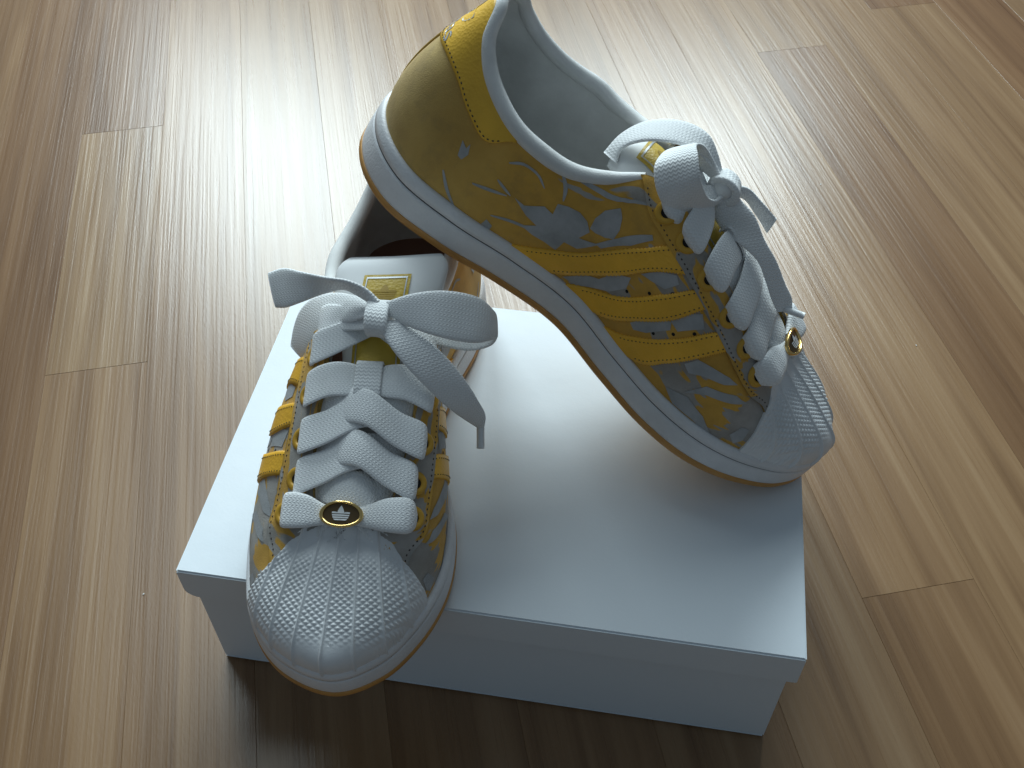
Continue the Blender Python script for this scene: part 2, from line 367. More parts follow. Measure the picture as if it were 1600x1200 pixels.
PRINTS = {'leaf': [(0.453, 0.52), (0.453, 0.61), (0.46, 0.68), (0.478, 0.7), (0.487, 0.63), (0.492, 0.55), (0.49, 0.48), (0.478, 0.47), (0.463, 0.49)], 'cluster': [(0.34, 0.47), (0.357, 0.46), (0.383, 0.56), (0.398, 0.53), (0.398, 0.64), (0.413, 0.65), (0.43, 0.63), (0.445, 0.57), (0.455, 0.49), (0.445, 0.42), (0.475, 0.41), (0.45, 0.33), (0.43, 0.34), (0.425, 0.24), (0.405, 0.26), (0.385, 0.26), (0.365, 0.28), (0.385, 0.36), (0.365, 0.39)], 'bandr': [(0.495, 0.5), (0.535, 0.68), (0.54, 0.66), (0.517, 0.52), (0.48, 0.39), (0.47, 0.41)], 'chip': [(0.315, 0.05), (0.318, 0.13), (0.33, 0.1), (0.33, 0.04)], 'strip_gap1': [(0.455, 0.06), (0.478, 0.17), (0.5, 0.21), (0.515, 0.31), (0.54, 0.38), (0.542, 0.31), (0.522, 0.2), (0.497, 0.13), (0.478, 0.07)], 'gap1b': [(0.55, 0.45), (0.57, 0.56), (0.593, 0.66), (0.603, 0.64), (0.59, 0.53), (0.568, 0.48)], 'gap2': [(0.575, 0.19), (0.588, 0.28), (0.605, 0.39), (0.625, 0.44), (0.63, 0.4), (0.603, 0.24), (0.585, 0.18)], 'gap2b': [(0.618, 0.44), (0.638, 0.58), (0.655, 0.68), (0.67, 0.63), (0.64, 0.44)], 'fore1': [(0.675, 0.34), (0.688, 0.45), (0.708, 0.5), (0.738, 0.58), (0.755, 0.59), (0.738, 0.5), (0.708, 0.4), (0.688, 0.32)], 'fore2': [(0.7, 0.18), (0.72, 0.37), (0.763, 0.51), (0.785, 0.49), (0.763, 0.42), (0.728, 0.32)], 'fore3': [(0.675, 0.1), (0.71, 0.18), (0.745, 0.15), (0.777, 0.03), (0.735, 0.05), (0.7, 0.04)], 'fore4': [(0.795, 0.14), (0.802, 0.25), (0.815, 0.25), (0.818, 0.14), (0.81, 0.07)], 'sm1': [(0.233, 0.45), (0.23, 0.52), (0.24, 0.5), (0.242, 0.55), (0.247, 0.48), (0.242, 0.41), (0.235, 0.41)]}
ARCS = {'arc1': [(0.36, 1.0), (0.388, 0.99), (0.432, 0.88), (0.485, 0.76), (0.512, 0.81)], 'arc2': [(0.31, 0.7), (0.335, 0.79), (0.355, 0.79), (0.372, 0.71)], 'arc3': [(0.228, 0.24), (0.25, 0.11), (0.27, 0.02)], 'arc4': [(0.273, 0.33), (0.297, 0.38), (0.328, 0.44)], 'arc5': [(0.383, 0.96), (0.398, 0.8), (0.403, 0.68)], 'arc6': [(0.32, 0.19), (0.352, 0.26), (0.395, 0.31)], 'arc7': [(0.305, 0.51), (0.333, 0.46)]}
# ------------------------------------------------------------------ sneaker builder
class Sneaker:
    def __init__(s, pose, mirror, label):
        s.mir = mirror
        s.root = bpy.data.objects.new('sneaker', None); col.objects.link(s.root)
        s.root.location = pose[:3]; s.root.rotation_euler = (pose[5], pose[4], pose[3]); s.root['label'] = label; s.root['category'] = 'sneaker'
        s.root['group'] = 'pair of yellow sneakers'
    def X(s, P):
        P = np.array(P, float) * 1e-3
        if s.mir: P = P * np.array([1, -1, 1])
        return P
    def put(s, name, V, F, mt, parent=None, uv=None, weld=1e-6, smooth=True, mi=None):
        if s.mir: F = [tuple(reversed(q)) for q in F]
        return link(name, mesh(name, s.X(V), F, uv, weld, mi), parent or s.root, mt, smooth)
    def patch(s, name, Wg, Tg, off, thick, mt, parent=None, skirt=True, uvscale=(1, 1), disp=None, edge=None):
        # a sheet of material following the shoe's surface, with its own edge thickness
        n, k = Wg.shape; P, N = S(Wg, Tg, off)
        if disp is not None: P = P + N * disp(P).reshape(-1, 1)
        uv = np.c_[Wg.ravel() * uvscale[0], Tg.ravel() * uvscale[1]]; F = gridfaces(n, k); V = P
        if skirt:
            ring = [(i, 0) for i in range(n)] + [(n - 1, j) for j in range(1, k)] + [(i, k - 1) for i in range(n - 2, -1, -1)] + [(0, j) for j in range(k - 2, 0, -1)]
            idx = np.array([i * k + j for i, j in ring]); b0 = len(V)
            # rounded lip: half way down bulging out, then fully down
            low = P[idx] - N[idx] * thick
            V = np.vstack([V, low]); uv = np.vstack([uv, uv[idx]]); m_ = len(idx)
            F = F + [(idx[i], idx[(i + 1) % m_], b0 + (i + 1) % m_, b0 + i) for i in range(m_)]
        mi = None
        if edge is not None: mi = [0] * ((n - 1) * (k - 1)) + [1] * (len(F) - (n - 1) * (k - 1)); mt = [mt, edge]
        return s.put(name, V, F, mt, parent, uv, 2e-6 if mi is None else 0, True, mi)
    def decal(s, name, wt, off, mt, parent):
        bm = bmesh.new(); vs_ = [bm.verts.new((a_ * 340, b_ * 75, 0)) for a_, b_ in wt]; bm.faces.new(vs_)
        bmesh.ops.triangulate(bm, faces=bm.faces)
        for _ in range(4):
            lg = [e for e in bm.edges if e.calc_length() > 4.0]
            if not lg: break
            bmesh.ops.subdivide_edges(bm, edges=lg, cuts=1); bmesh.ops.triangulate(bm, faces=bm.faces)
        bm.verts.index_update(); V = np.array([(v.co.x / 340, v.co.y / 75) for v in bm.verts]); F = [tuple(v.index for v in q.verts) for q in bm.faces]; bm.free()
        P, Nn = S(V[:, 0], V[:, 1], off); out = []
        for q in F:
            nn = np.cross(P[q[1]] - P[q[0]], P[q[2]] - P[q[0]]); out.append(q if nn @ Nn[q[0]] > 0 else q[::-1])
        return s.put(name, P, out, mt, parent, None, 0)
    def ribbon(s, name, a, b, th, mt, n=None, parent=None, puff=0.0, nseg=10, fold=0.0):
        a = np.asarray(a, float); b = np.asarray(b, float); n = n or 8 * (len(a) - 1) + 1
        a = resample(a, n); b = resample(b, n); c = (a + b) / 2
        tg = np.gradient(c, axis=0); tg /= np.linalg.norm(tg, axis=1)[:, None] + 1e-9
        wv = b - a; wd = np.linalg.norm(wv, axis=1)[:, None]; nn = np.cross(tg, wv / wd); nn /= np.linalg.norm(nn, axis=1)[:, None] + 1e-9
        sl = np.r_[0, np.cumsum(np.linalg.norm(np.diff(c, axis=0), axis=1))]
        rows, uv = [], []; q = np.linspace(0, 2 * np.pi, 2 * nseg, endpoint=False)
        for ph in q:
            cx, sx = math.cos(ph), math.sin(ph); fx = math.copysign(abs(cx)**.75, cx); fz = math.copysign(abs(sx)**.62, sx)
            rows.append(c + wv / 2 * fx + nn * (th / 2 * fz + puff * (1 - fx * fx)) + nn * fold * math.cos(fx * math.pi * 1.5))
            uv.append(np.c_[(fx * wd[:, 0] / 2) * 1e-3, sl * 1e-3])
        V = np.stack(rows, 1).reshape(-1, 3); uv = np.stack(uv, 1).reshape(-1, 2); k = len(q)
        F = gridfaces(n, k, False, True); F += [tuple(range(k - 1, -1, -1)), tuple((n - 1) * k + i for i in range(k))]
        return s.put(name, V, F, mt, parent, uv, 0)
    def tube(s, name, P, rad, mt, parent=None, n=None, k=10, caps=True):
        P = resample(P, n or 6 * (len(P) - 1) + 1); n = len(P); tg = np.gradient(P, axis=0); tg /= np.linalg.norm(tg, axis=1)[:, None] + 1e-9
        up = np.array([0, 0, 1.]); e1 = np.cross(tg, up); e1 /= np.linalg.norm(e1, axis=1)[:, None] + 1e-9; e2 = np.cross(e1, tg)
        rad = np.broadcast_to(np.asarray(rad, float), (n,)) if np.ndim(rad) == 0 else np.interp(np.linspace(0, 1, n), np.linspace(0, 1, len(rad)), rad)
        q = np.linspace(0, 2 * np.pi, k, endpoint=False)
        V = np.stack([P + e1 * (rad * math.cos(x))[:, None] + e2 * (rad * math.sin(x))[:, None] for x in q], 1).reshape(-1, 3)
        F = gridfaces(n, k, False, True)
        if caps: F += [tuple(range(k - 1, -1, -1)), tuple((n - 1) * k + i for i in range(k))]
        return s.put(name, V, F, mt, parent, None, 0)
    def stitches(s, name, wt, off, mt, parent=None, pitch=3.0, length=2.0, width=.55):
        # small thread dashes along a path on the surface
        wt = np.asarray(wt, float); k = np.linspace(0, 1, len(wt)); dense = spl(k, wt, np.linspace(0, 1, 400))
        P, N = S(dense[:, 0], dense[:, 1], off); L = np.r_[0, np.cumsum(np.linalg.norm(np.diff(P, axis=0), axis=1))]
        V, F = [], []; x = 0.5
        while x + length < L[-1]:
            A_, B_ = [np.array([np.interp(y, L, P[:, i]) for i in range(3)]) for y in (x, x + length)]
            nn = np.array([np.interp(x, L, N[:, i]) for i in range(3)]); tg = (B_ - A_) / np.linalg.norm(B_ - A_); sd = np.cross(nn, tg) * width / 2
            b0 = len(V); mid = (A_ + B_) / 2 + nn * .28
            V += [A_ - sd - nn * .3, A_ + sd - nn * .3, mid + sd, mid - sd, B_ + sd - nn * .3, B_ - sd - nn * .3, A_ - nn * .3 - tg * .2, B_ - nn * .3 + tg * .2]
            F += [(b0, b0+1, b0+2, b0+3), (b0+3, b0+2, b0+4, b0+5), (b0+1, b0+4, b0+2), (b0, b0+3, b0+5)]
            x += pitch
        if not F: return None
        o = s.put(name, V, F, mt, parent, None, 0, False); o['kind'] = 'stuff'; return o

def trefoil_polys():
    leaves = []
    for ang, cx in ((0, 0), (52, .0), (-52, .0)):
        pts = []; ln = 1.0 if ang == 0 else .92; wd = .27
        for i in range(25):
            q = i / 24; y = q * ln; x = wd * math.sin(math.pi * q)**.8 * (1.0 - .25 * (q - .5)) ; pts.append((x, y))
        for i in range(23, 0, -1):
            q = i / 24; pts.append((-wd * math.sin(math.pi * q)**.8 * (1.0 - .25 * (q - .5)), q * ln))
        a = math.radians(-ang); R_ = [(x * math.cos(a) - y * math.sin(a), x * math.sin(a) + y * math.cos(a)) for x, y in pts]
        leaves.append(R_)
    def clip(poly, y0, y1):
        for lim, sg in ((y0, 1), (y1, -1)):
            o = []
            for i in range(len(poly)):
                p, q = poly[i], poly[(i + 1) % len(poly)]; ip = sg * (p[1] - lim) >= 0; iq = sg * (q[1] - lim) >= 0
                if ip: o.append(p)
                if ip != iq:
                    t = (lim - p[1]) / (q[1] - p[1]); o.append((p[0] + t * (q[0] - p[0]), lim))
            poly = o
            if not poly: return []
        return poly
    def clipx(poly, x, sg):
        o = []
        for i in range(len(poly)):
            p, q = poly[i], poly[(i + 1) % len(poly)]; ip = sg * (p[0] - x) >= 0; iq = sg * (q[0] - x) >= 0
            if ip: o.append(p)
            if ip != iq: t = (x - p[0]) / (q[0] - p[0]); o.append((x, p[1] + t * (q[1] - p[1])))
        return o
    out = []
    for i, L_ in enumerate(leaves):
        for y0, y1 in ((0.0, .10), (.15, .25), (.30, .40), (.46, 1.2)):
            p = clip(L_, y0, y1)
            if len(p) > 2: out.append(p)
    return out
TREF = trefoil_polys()
def text_mesh2d(body):
    cu = bpy.data.curves.new('t', 'FONT'); cu.body = body; cu.align_x = 'CENTER'; cu.resolution_u = 3
    o = bpy.data.objects.new('t', cu); col.objects.link(o); bpy.context.view_layer.update()
    me = o.evaluated_get(bpy.context.evaluated_depsgraph_get()).to_mesh(); V = [tuple(v.co) for v in me.vertices]; F = [tuple(p.vertices) for p in me.polygons]
    o.evaluated_get(bpy.context.evaluated_depsgraph_get()).to_mesh_clear(); bpy.data.objects.remove(o); bpy.data.curves.remove(cu)
    return np.array(V), F

def build(s, name_side):
    R = s.root
    # ---- sole
    N_ = 240; wl = np.linspace(-1, 1, N_, endpoint=False)
    prof = [(-30, 0), (-3.0, 0), (-.8, .4), (0, 1.6), (0, 4.4), (-.5, 4.9), (-2.5, 4.9)]
    V = np.stack([bot(wl, a, z) for a, z in prof], 1).reshape(-1, 3); k = len(prof)
    F = gridfaces(N_, k, True, False); V = np.vstack([V, [[140, -6, 0]]]); c = len(V) - 1
    V2 = V.copy(); F += [(c, i * k, ((i + 1) % N_) * k) for i in range(N_)]
    s.put('outsole', V, F, M['gum'])
    p0 = OL(wl); zt = solez(p0[:, 0]); z0 = spring(p0[:, 0]) + 4.7; hh = zt - z0 + 1.0
    fr = [(-4, 0), (-.5, 0), (-.25, .06), (-.2, .3), (-.5, .55), (-.8, .625), (-1.6, .64), (-1.6, .665), (-.7, .68), (-.75, .8), (-1.3, .93), (-2.2, .985), (-3.3, 1.0), (-4.6, .97), (-6, .80)]
    V = np.stack([np.c_[p0 + OLN(wl) * a, z0 + hh * q] for a, q in fr], 1).reshape(-1, 3); k = len(fr)
    mid = s.put('midsole', V, gridfaces(N_, k, True, False), M['rubber'])
    fr = [(-1.75, .636), (-1.05, .640), (-1.05, .668), (-1.75, .670)]
    wob = .012 * np.sin(wl * 23) + .008 * np.sin(wl * 51 + 1)
    V = np.stack([np.c_[p0 + OLN(wl) * a, z0 + hh * q] for a, q in fr], 1).reshape(-1, 3)
    s.put('groove_line', V, gridfaces(N_, 4, True, True), M['greyline'], mid)
    # ---- upper shell
    Wg, Tg = np.meshgrid(np.linspace(-.845, .845, 170), np.linspace(0, 1, 30), indexing='ij')
    up = s.patch('upper', Wg, Tg, 0.0, 1, M['suede'], skirt=False)
    for sd in (1, -1):
        for pl in PRINTS.values(): s.decal('grey_print', [(u_ * sd, t_) for u_, t_ in pl], .25, M['grey'], up)
        for i, pl in enumerate(ARCS.values()):
            c_ = resample([(u_ * 340, t_ * 75) for u_, t_ in pl], 12); tg = np.gradient(c_, axis=0); tg /= np.linalg.norm(tg, axis=1)[:, None]
            hw_ = (1.5 if i == 0 else 1.0) * np.sin(np.linspace(.25, math.pi - .12, 12))**.6; nn = np.c_[-tg[:, 1], tg[:, 0]] * hw_[:, None]
            pl = np.vstack([c_ + nn, (c_ - nn)[::-1]]) / np.array([340, 75]); s.decal('grey_print', [(a_ * sd, min(b_, .985)) for a_, b_ in pl], .25, M['grey'], up)
    # heel seam welt
    tt = np.linspace(.02, .54, 14); P, _ = S(np.zeros(14), tt, .4); s.tube('heel_seam', P, .9, M['ythread'], up, k=6)
    # ---- lining, insole, collar rim
    Wg, Tg = np.meshgrid(np.linspace(-.79, .79, 130), np.linspace(0.02, 1, 20), indexing='ij')
    P, _ = S(Wg, Tg, -3.2 - 1.2 * np.sin(np.pi * Tg.ravel()))
    s.put('lining', P, [q[::-1] for q in gridfaces(130, 20)], M['lining'], None, None, 1e-6)
    ww = np.linspace(-1, 1, 90, endpoint=False); pp = OL(ww) - OLN(ww) * 6; V = np.c_[pp, solez(pp[:, 0]) + 3]; V = np.vstack([V, [[140, -5, 27]]])
    s.put('insole', V, [(90, i, (i + 1) % 90) for i in range(90)], M['lining'] if s.mir else M['insole'])
    wr = np.linspace(-.482, .482, 61); u_, sd = fold(wr); P, Nn = S(wr, np.ones(61), 0); P = P - Nn * 1.8; P[:, 2] += .3
    rad = np.interp(np.abs(wr), [0, .05, .12, .3, .42, .482], [3.0, 3.2, 3.8, 4.3, 3.6, 2.2]); s.tube('collar_rim', P, rad, M['lining'], n=121, k=14)
    # ---- toe cap with shell ribs and pyramids
    def shell(P):
        x, y = P[:, 0], P[:, 1]; ax, ay = 166, -3
        ph = np.arctan2(y - ay + 3 * (x - 230) / 60, x - ax); rr = np.hypot(x - ax, y - ay); sp = .108
        a = ph / sp; fa = a - np.floor(a); dist = np.minimum(fa, 1 - fa) * sp * rr
        rib = np.exp(-(dist / .9)**2)
        q = rr / 1.25; pcol = fa * 6.5
        tri = lambda v: 1 - np.abs((v % 1.0) * 2 - 1)
        d1 = tri(pcol * .5 + q * .5); d2 = tri(pcol * .5 - q * .5); pyr = np.minimum(d1, d2)
        fade = np.clip((rr - 83) / 7, 0, 1) * np.clip((289 - (x + .0040 * (y + 5)**2)) / 9, 0, 1) * np.clip((37 - y) / 12, 0, 1)
        return 1.25 * np.exp(-(dist / .6)**2) * np.clip((rr - 62) / 6, 0, 1) + 1.05 * pyr * fade * (1 - rib)
    vv = np.linspace(-.178, .178, 420); tg = np.linspace(0, 1, 170)**.92
    Vg, Tg = np.meshgrid(vv, tg, indexing='ij')
    # rear edge runs almost straight up the side, then up to the throat
    Wg = 1 + Vg / .178 * np.interp(Tg, [0, .25, .5, .64, .74, .86, 1], [.174, .176, .182, .192, .198, .203, .206])
    P, Nn = S(Wg, Tg, 1.5); P = P + Nn * shell(P)[:, None]
    n, k = Wg.shape
    idx = np.array([0 * k + j for j in range(k)]); idx2 = np.array([(n - 1) * k + j for j in range(k)])
    V = np.vstack([P, (P - Nn * 1.8)[idx], (P - Nn * 1.8)[idx2]]); b0 = len(P)
    F = gridfaces(n, k) + [(idx[j + 1], idx[j], b0 + j, b0 + j + 1) for j in range(k - 1)] + [(idx2[j], idx2[j + 1], b0 + k + j + 1, b0 + k + j) for j in range(k - 1)]
    s.put('toe_cap', V, F, M['cap'], None, None, 2.5e-4)
    # ---- heel tab
    lw = np.array([-.31, -.262, -.23, -.175, -.115, 0, .115, .175, .23, .262, .31]); lt = np.array([.98, .65, .68, .70, .62, .53, .62, .70, .68, .65, .98])
    wg = np.linspace(-.305, .305, 81); low = np.interp(wg, lw, lt); low = np.convolve(np.r_[[low[0]] * 2, low, [low[-1]] * 2], np.ones(5) / 5, 'valid')
    q = np.linspace(0, 1, 16); Wg = np.repeat(wg[:, None], 16, 1); Tg = low[:, None] + (0.998 - low[:, None]) * q[None, :]
    tab = s.patch('heel_tab', Wg, Tg, 1.3, 1.3, M['tab'])
    edge = np.c_[wg, low + .022]; s.stitches('stitching', edge[3:-3], 1.4, M['thread'], tab, 2.6, 1.7)
    # emblem and lettering on the tab
    k_w = 1 / 190.0; P0 = S([0, 0], [.55, .95])[0]; k_t = .40 / np.linalg.norm(P0[1] - P0[0])
    V, F = [], []
    for pl in TREF:
        b0 = len(V); V += [(x * 19 * k_w, .72 + y * 15 * k_t) for x, y in pl]; F.append(tuple(range(b0, len(V))))
    V = np.array(V); sg = -1 if not s.mir else -1
    P, _ = S(V[:, 0] * sg, np.minimum(V[:, 1], .99), 1.5); s.put('emblem', P, F, M['silver'], tab, None, 0, False)
    tv, tf = text_mesh2d('adidas')
    wsg = -1.0 if not s.mir else 1.0   # lettering reads from behind
    P, _ = S(tv[:, 0] * 12.5 * k_w * wsg, .605 + tv[:, 1] * 11 * k_t, 1.5); s.put('lettering', P, tf, M['silver'], tab, None, 0, False)
    # ---- side stripes
    stripes = [([(.575, .80), (.53, .55), (.475, .35), (.42, .22), (.365, .03)], [(.60, .72), (.56, .52), (.517, .31), (.46, .11), (.435, .02)]),
               ([(.632, .77), (.595, .51), (.532, .21), (.478, .07), (.462, .02)], [(.655, .74), (.617, .42), (.585, .26), (.535, .06), (.518, .02)]),
               ([(.687, .71), (.647, .41), (.60, .18), (.56, .05), (.545, .02)], [(.712, .69), (.69, .5), (.652, .23), (.615, .05), (.60, .02)])]
    for sd in (1, -1):
        for a, b in stripes:
            n = 150; a_ = resample(a, n); b_ = resample(b, n); saw = (np.arange(n) % 4 < 2) * .0016
            q = np.linspace(0, 1, 9); Wg = a_[:, [0]] * (1 - q) + b_[:, [0]] * q; Tg = a_[:, [1]] * (1 - q) + b_[:, [1]] * q
            Wg[:, 0] -= saw; Wg[:, -1] += saw
            st = s.patch('stripe', Wg * sd, Tg, 1.2, 1.2, M['leather'])
            for e in (.13, .87):
                pth = a_ * (1 - e) + b_ * e; s.stitches('stitching', np.c_[pth[::10, 0] * sd, pth[::10, 1]], 1.25, M['thread'], st, 2.4, 1.5, .45)
        # vent holes between stripes
        for (wu, tt_) in ((.545, .30), (.575, .42), (.603, .56), (.612, .28), (.637, .40), (.662, .54)):
            P, Nn = S([wu * sd], [tt_], .12); e1 = np.cross(Nn[0], [0, 0, 1.]); e1 /= np.linalg.norm(e1); e2 = np.cross(Nn[0], e1)
            V = [P[0] + (e1 * math.cos(x) + e2 * math.sin(x)) * .95 for x in np.linspace(0, 2 * np.pi, 12, endpoint=False)]
            s.put('vent_hole', V, [tuple(range(12))] if sd > 0 else [tuple(range(12))], M['dark'], up, None, 0, False)
    # ---- eyestays with eyelets
    su = np.array([.478, .508, .547, .60, .65, .705, .76, .80, .835]); stt = np.array([.99, .80, .735, .725, .72, .69, .62, .50, .38])
    for sd in (1, -1):
        wg = np.linspace(.478, .835, 70); low = spl(su, stt, wg); hi = np.interp(wg, [.478, .80, .812, .835], [.999, .999, .86, .62])
        q = np.linspace(0, 1, 14); Wg = np.repeat(wg[:, None], 14, 1) * sd; Tg = low[:, None] + (np.maximum(hi, low + .01) - low)[:, None] * q[None, :]
        es = s.patch('eyestay', Wg, Tg, 1.5, 3.0, M['suede'], edge=M['rawedge'])
        s.stitches('stitching', np.c_[wg[3:-3] * sd, low[3:-3] + .035], 1.55, M['thread'], es, 2.6, 1.7, .5)
        for i in range(6):
            P, Nn = S([EU[i] * sd], [ET[i]], 1.5); s.eyelet(P[0], Nn[0])
    # ---- tongue
    tc = np.array([(232, 0, 56), (222, 1, 61.5), (205, 2, 72.5), (180, 4.5, 87), (152, 4, 97), (132, 5, 103.5), (117, 6, 108), (112.5, 6.5, 109.2)])
    if s.mir: tc[4:] = [(152, 3, 94), (134, -1, 94.5), (118, -6, 92.5), (109, -8, 89)]
    hwid = [9, 12, 15, 16.5, 17, 19, 27, 29] if not s.mir else [9, 12, 15, 16, 16, 17, 19, 19]; dr = [3, 3, 3, 4, 4, 4.5, 5, 4] if not s.mir else [3, 3, 3, 4, 5, 7, 9, 9]; tk = [3, 3.5, 4, 5, 7, 9, 9, 5]
    n = 49; C_ = resample(tc, n); qq = np.linspace(0, 1, n); kk = np.linspace(0, 1, len(tc)); hw_ = np.interp(qq, kk, hwid); dr_ = np.interp(qq, kk, dr); tk_ = np.interp(qq, kk, tk)
    hw_[-4:] *= [.99, .96, .90, .80]; tk_[-3:] *= [.95, .8, .5]
    tgn = np.gradient(C_, axis=0); tgn /= np.linalg.norm(tgn, axis=1)[:, None]; nn = np.cross(tgn, [0, -1., 0]); nn *= np.sign(nn[:, [2]])
    rise = np.interp(qq, [0, .7, .9, 1], [0, 0, 1, 1]) * (0 if s.mir else 1)
    rows = []; m_ = 28
    def tong(e, i=slice(None)): return C_[i] + np.outer(hw_[i] * e, [0, 1, 0]) - nn[i] * (dr_[i] * abs(e)**2.2)[:, None] + np.outer(rise[i] * (2.0 * e + 3.0 * abs(e)**2.0), [-.75, 0, .66])
    for j in range(m_):
        ph = 2 * np.pi * j / m_; fx = math.copysign(abs(math.cos(ph))**.8, math.cos(ph)); fz = math.copysign(abs(math.sin(ph))**.7, math.sin(ph))
        rows.append(tong(fx) + nn * (tk_ / 2 * fz)[:, None])
    V = np.stack(rows, 1).reshape(-1, 3); F = gridfaces(n, m_, False, True) + [tuple(range(m_ - 1, -1, -1)), tuple((n - 1) * m_ + i for i in range(m_))]
    tongue = s.put('tongue', V, F, M['tongue'], None, None, 0)
    def on_tongue(x, e, off):  # x along 0..1, e across mm
        i = np.clip((np.asarray(x) * (n - 1)), 0, n - 1); f = lambda A_: np.stack([np.interp(i, np.arange(n), A_[:, q]) for q in range(A_.shape[1])], 1)
        C2 = f(C_); N2 = f(nn); h2 = np.interp(i, np.arange(n), hw_); r2 = np.interp(i, np.arange(n), rise); d2 = np.interp(i, np.arange(n), dr_); t2 = np.interp(i, np.arange(n), tk_); ee = np.asarray(e) / h2
        fx = np.abs(ee); return np.outer(r2 * 1, [-.75, 0, .66]) * (2.0 * ee + 3.0 * fx**2)[:, None] + C2 + np.outer(np.asarray(e), [0, 1, 0]) - N2 * (d2 * fx**2.2)[:, None] + N2 * (t2 / 2 * np.clip(1 - fx**3, 0, 1)**.5 + off)[:, None]
    def tlabel(nm, x0, x1, e0, e1, off, mt, par):
        X_, E_ = np.meshgrid(np.linspace(x0, x1, 12), np.linspace(e0, e1, 12), indexing='ij'); P = on_tongue(X_.ravel(), E_.ravel(), off)
        return s.put(nm, P, gridfaces(12, 12), mt, par, None, 0)
    lb = tlabel('tongue_label', .40, .905, -11.5, 11.5, .5, M['label'], tongue)
    for (x0, x1, e0, e1) in ((.887, .894, -10, 10), (.42, .89, -10, -9.4), (.42, .89, 9.4, 10), (.42, .427, -10, 10), (.435, .455, -8, 8)): tlabel('label_border', x0, x1, e0, e1, .75, M['silver'], lb)
    V, F = [], []
    for pl in TREF:
        b0 = len(V); V += [(.80 + y * .06, x * 8) for x, y in pl]; F.append(tuple(range(b0, len(V))))
    V = np.array(V); s.put('emblem', on_tongue(V[:, 0], V[:, 1], .8), F, M['goldprint'], lb, None, 0, False)
    # ---- lacing
    def eye(i, sd, off): P, Nn = S([EU[i] * sd], [ET[i]], off); return P[0]
    def edge(i, sd, f, dz):  # on the eyestay edge between eyelet rows i and i-1
        u = EU[i] * (1 - f) + EU[max(i - 1, 0)] * f; p = top(np.array([u * sd]))[0]; p[2] += dz; return p
    ax = np.array([1, 0, -.42]); ax /= np.linalg.norm(ax)
    def bar(pts, wds, nm='lace_crossing', th=1.7, axs=None):
        pts = np.array(pts, float); a_, b_ = [], []
        for i, p in enumerate(pts):
            d_ = ax if axs is None else np.array(axs[i], float) / np.linalg.norm(axs[i])
            a_.append(p - d_ * wds[i] / 2); b_.append(p + d_ * wds[i] / 2)
        return s.ribbon(nm, a_, b_, th, M['lace'], 7 * (len(pts) - 1) + 1, puff=.35)
    up_ = np.array([0, 0, 1.])
    def ctr(u, z): p = (top(np.array([u])) + top(np.array([-u])))[0] / 2; return p + up_ * z
    for i in (4, 3):
        for sd, lift in ((-1, 0), (1, 2.6)):
            e0 = eye(i, sd, 1.0); e1 = eye(i, sd, 4.8); t0 = top(np.array([EU[i] * sd]))[0] + up_ * (4.2 + lift * .3)
            inw = np.array([0, -sd, 0.]); u2 = EU[i] * .62 + EU[i - 1] * .38; c_ = ctr(u2, 6.0 + lift)
            t1 = top(np.array([-(EU[i - 1] * .52 + EU[i] * .48) * sd]))[0]
            q1 = t1 + up_ * 2.5 + np.array([0, 9 * sd, 0.]); q2 = t1 + up_ * -4 + np.array([0, -2 * sd, 0.])
            bar([e0, e1 + inw * 1.5, t0 + inw * 4, c_, q1, q2], [11, 15.5, 17, 17, 15.5, 13])
    for sd, lift in ((-1, 1.5), (1, 3.2)):   # the turn under the front row
        ta = top(np.array([EU[5] * sd]))[0]; tb = top(np.array([-(EU[4] * .7 + EU[5] * .3) * sd]))[0]
        bar([ta + np.array([-2, -sd * 1., -2]), ta * .7 + tb * .3 + up_ * (lift + .5), ta * .35 + tb * .65 + up_ * (lift + .5), tb + np.array([0, sd * 1., -2.5])], [15, 18, 18, 15])
    # front row through the ornament
    jw = (eye(5, 1, 0) + eye(5, -1, 0)) / 2 + np.array([5, -1.5, 7.5])
    for sd in (-1, 1):
        e0 = eye(5, sd, 1.0); e1 = eye(5, sd, 5.5); dr_v = (jw - e1); 
        bar([e0, e1 + dr_v * .10 + up_ * 1.5, e1 + dr_v * .38 + up_ * 2.0, jw - dr_v * .26, jw - dr_v * .12], [11, 16, 15.5, 9, 7.5], th=3.8)
        bar([jw - dr_v * .2 + up_ * -2.5, jw - dr_v * .5 + up_ * -6 + ax * 4, e0 - up_ * 4 + ax * 5 - np.array([0, sd * 5, 0])], [7, 12, 14])
    # row with the tongue loop
    for sd in (-1, 1):
        e0 = eye(2, sd, 1.0); e1 = eye(2, sd, 4.8); u_ = EU[2] - .004; c_ = ctr(u_, 4.5)
        bar([e0, e1 + np.array([0, -sd * 1.5, .5]), top(np.array([u_ * sd]))[0] + np.array([0, -sd * 5., 5.2]), c_ + np.array([0, sd * 9., 1.0]), c_ + np.array([0, sd * 2., 0])], [11, 15.5, 17, 16, 13])
    c_ = ctr(EU[2] - .004, 0)
    bar([c_ + ax * 10 + up_ * 1, c_ + ax * 8.5 + up_ * 6.2, c_ + up_ * 7.6, c_ - ax * 8.5 + up_ * 6.2, c_ - ax * 10 + up_ * 1], [12.5] * 5, 'lace_keeper', 1.6, [(0, 1, 0)] * 5)
    for sd in (-1, 1):   # next pair, running up towards the knot
        e0 = eye(1, sd, 1.0); e1 = eye(1, sd, 4.8); t0 = top(np.array([EU[1] * sd]))[0]; c_ = ctr(EU[0] + .012, 5.0 + sd)
        bar([e0, e1 + np.array([0, -sd * 1.5, .5]), t0 + np.array([-3, -sd * 5., 5.0]), c_ + np.array([0, sd * 2., 0]), c_ + np.array([-8, -sd * 9., -1])], [11, 15, 16, 15, 13])
    # top row to the knot
    kn = np.array([158, 6, 113.]) if not s.mir else np.array([161, 1, 110.])
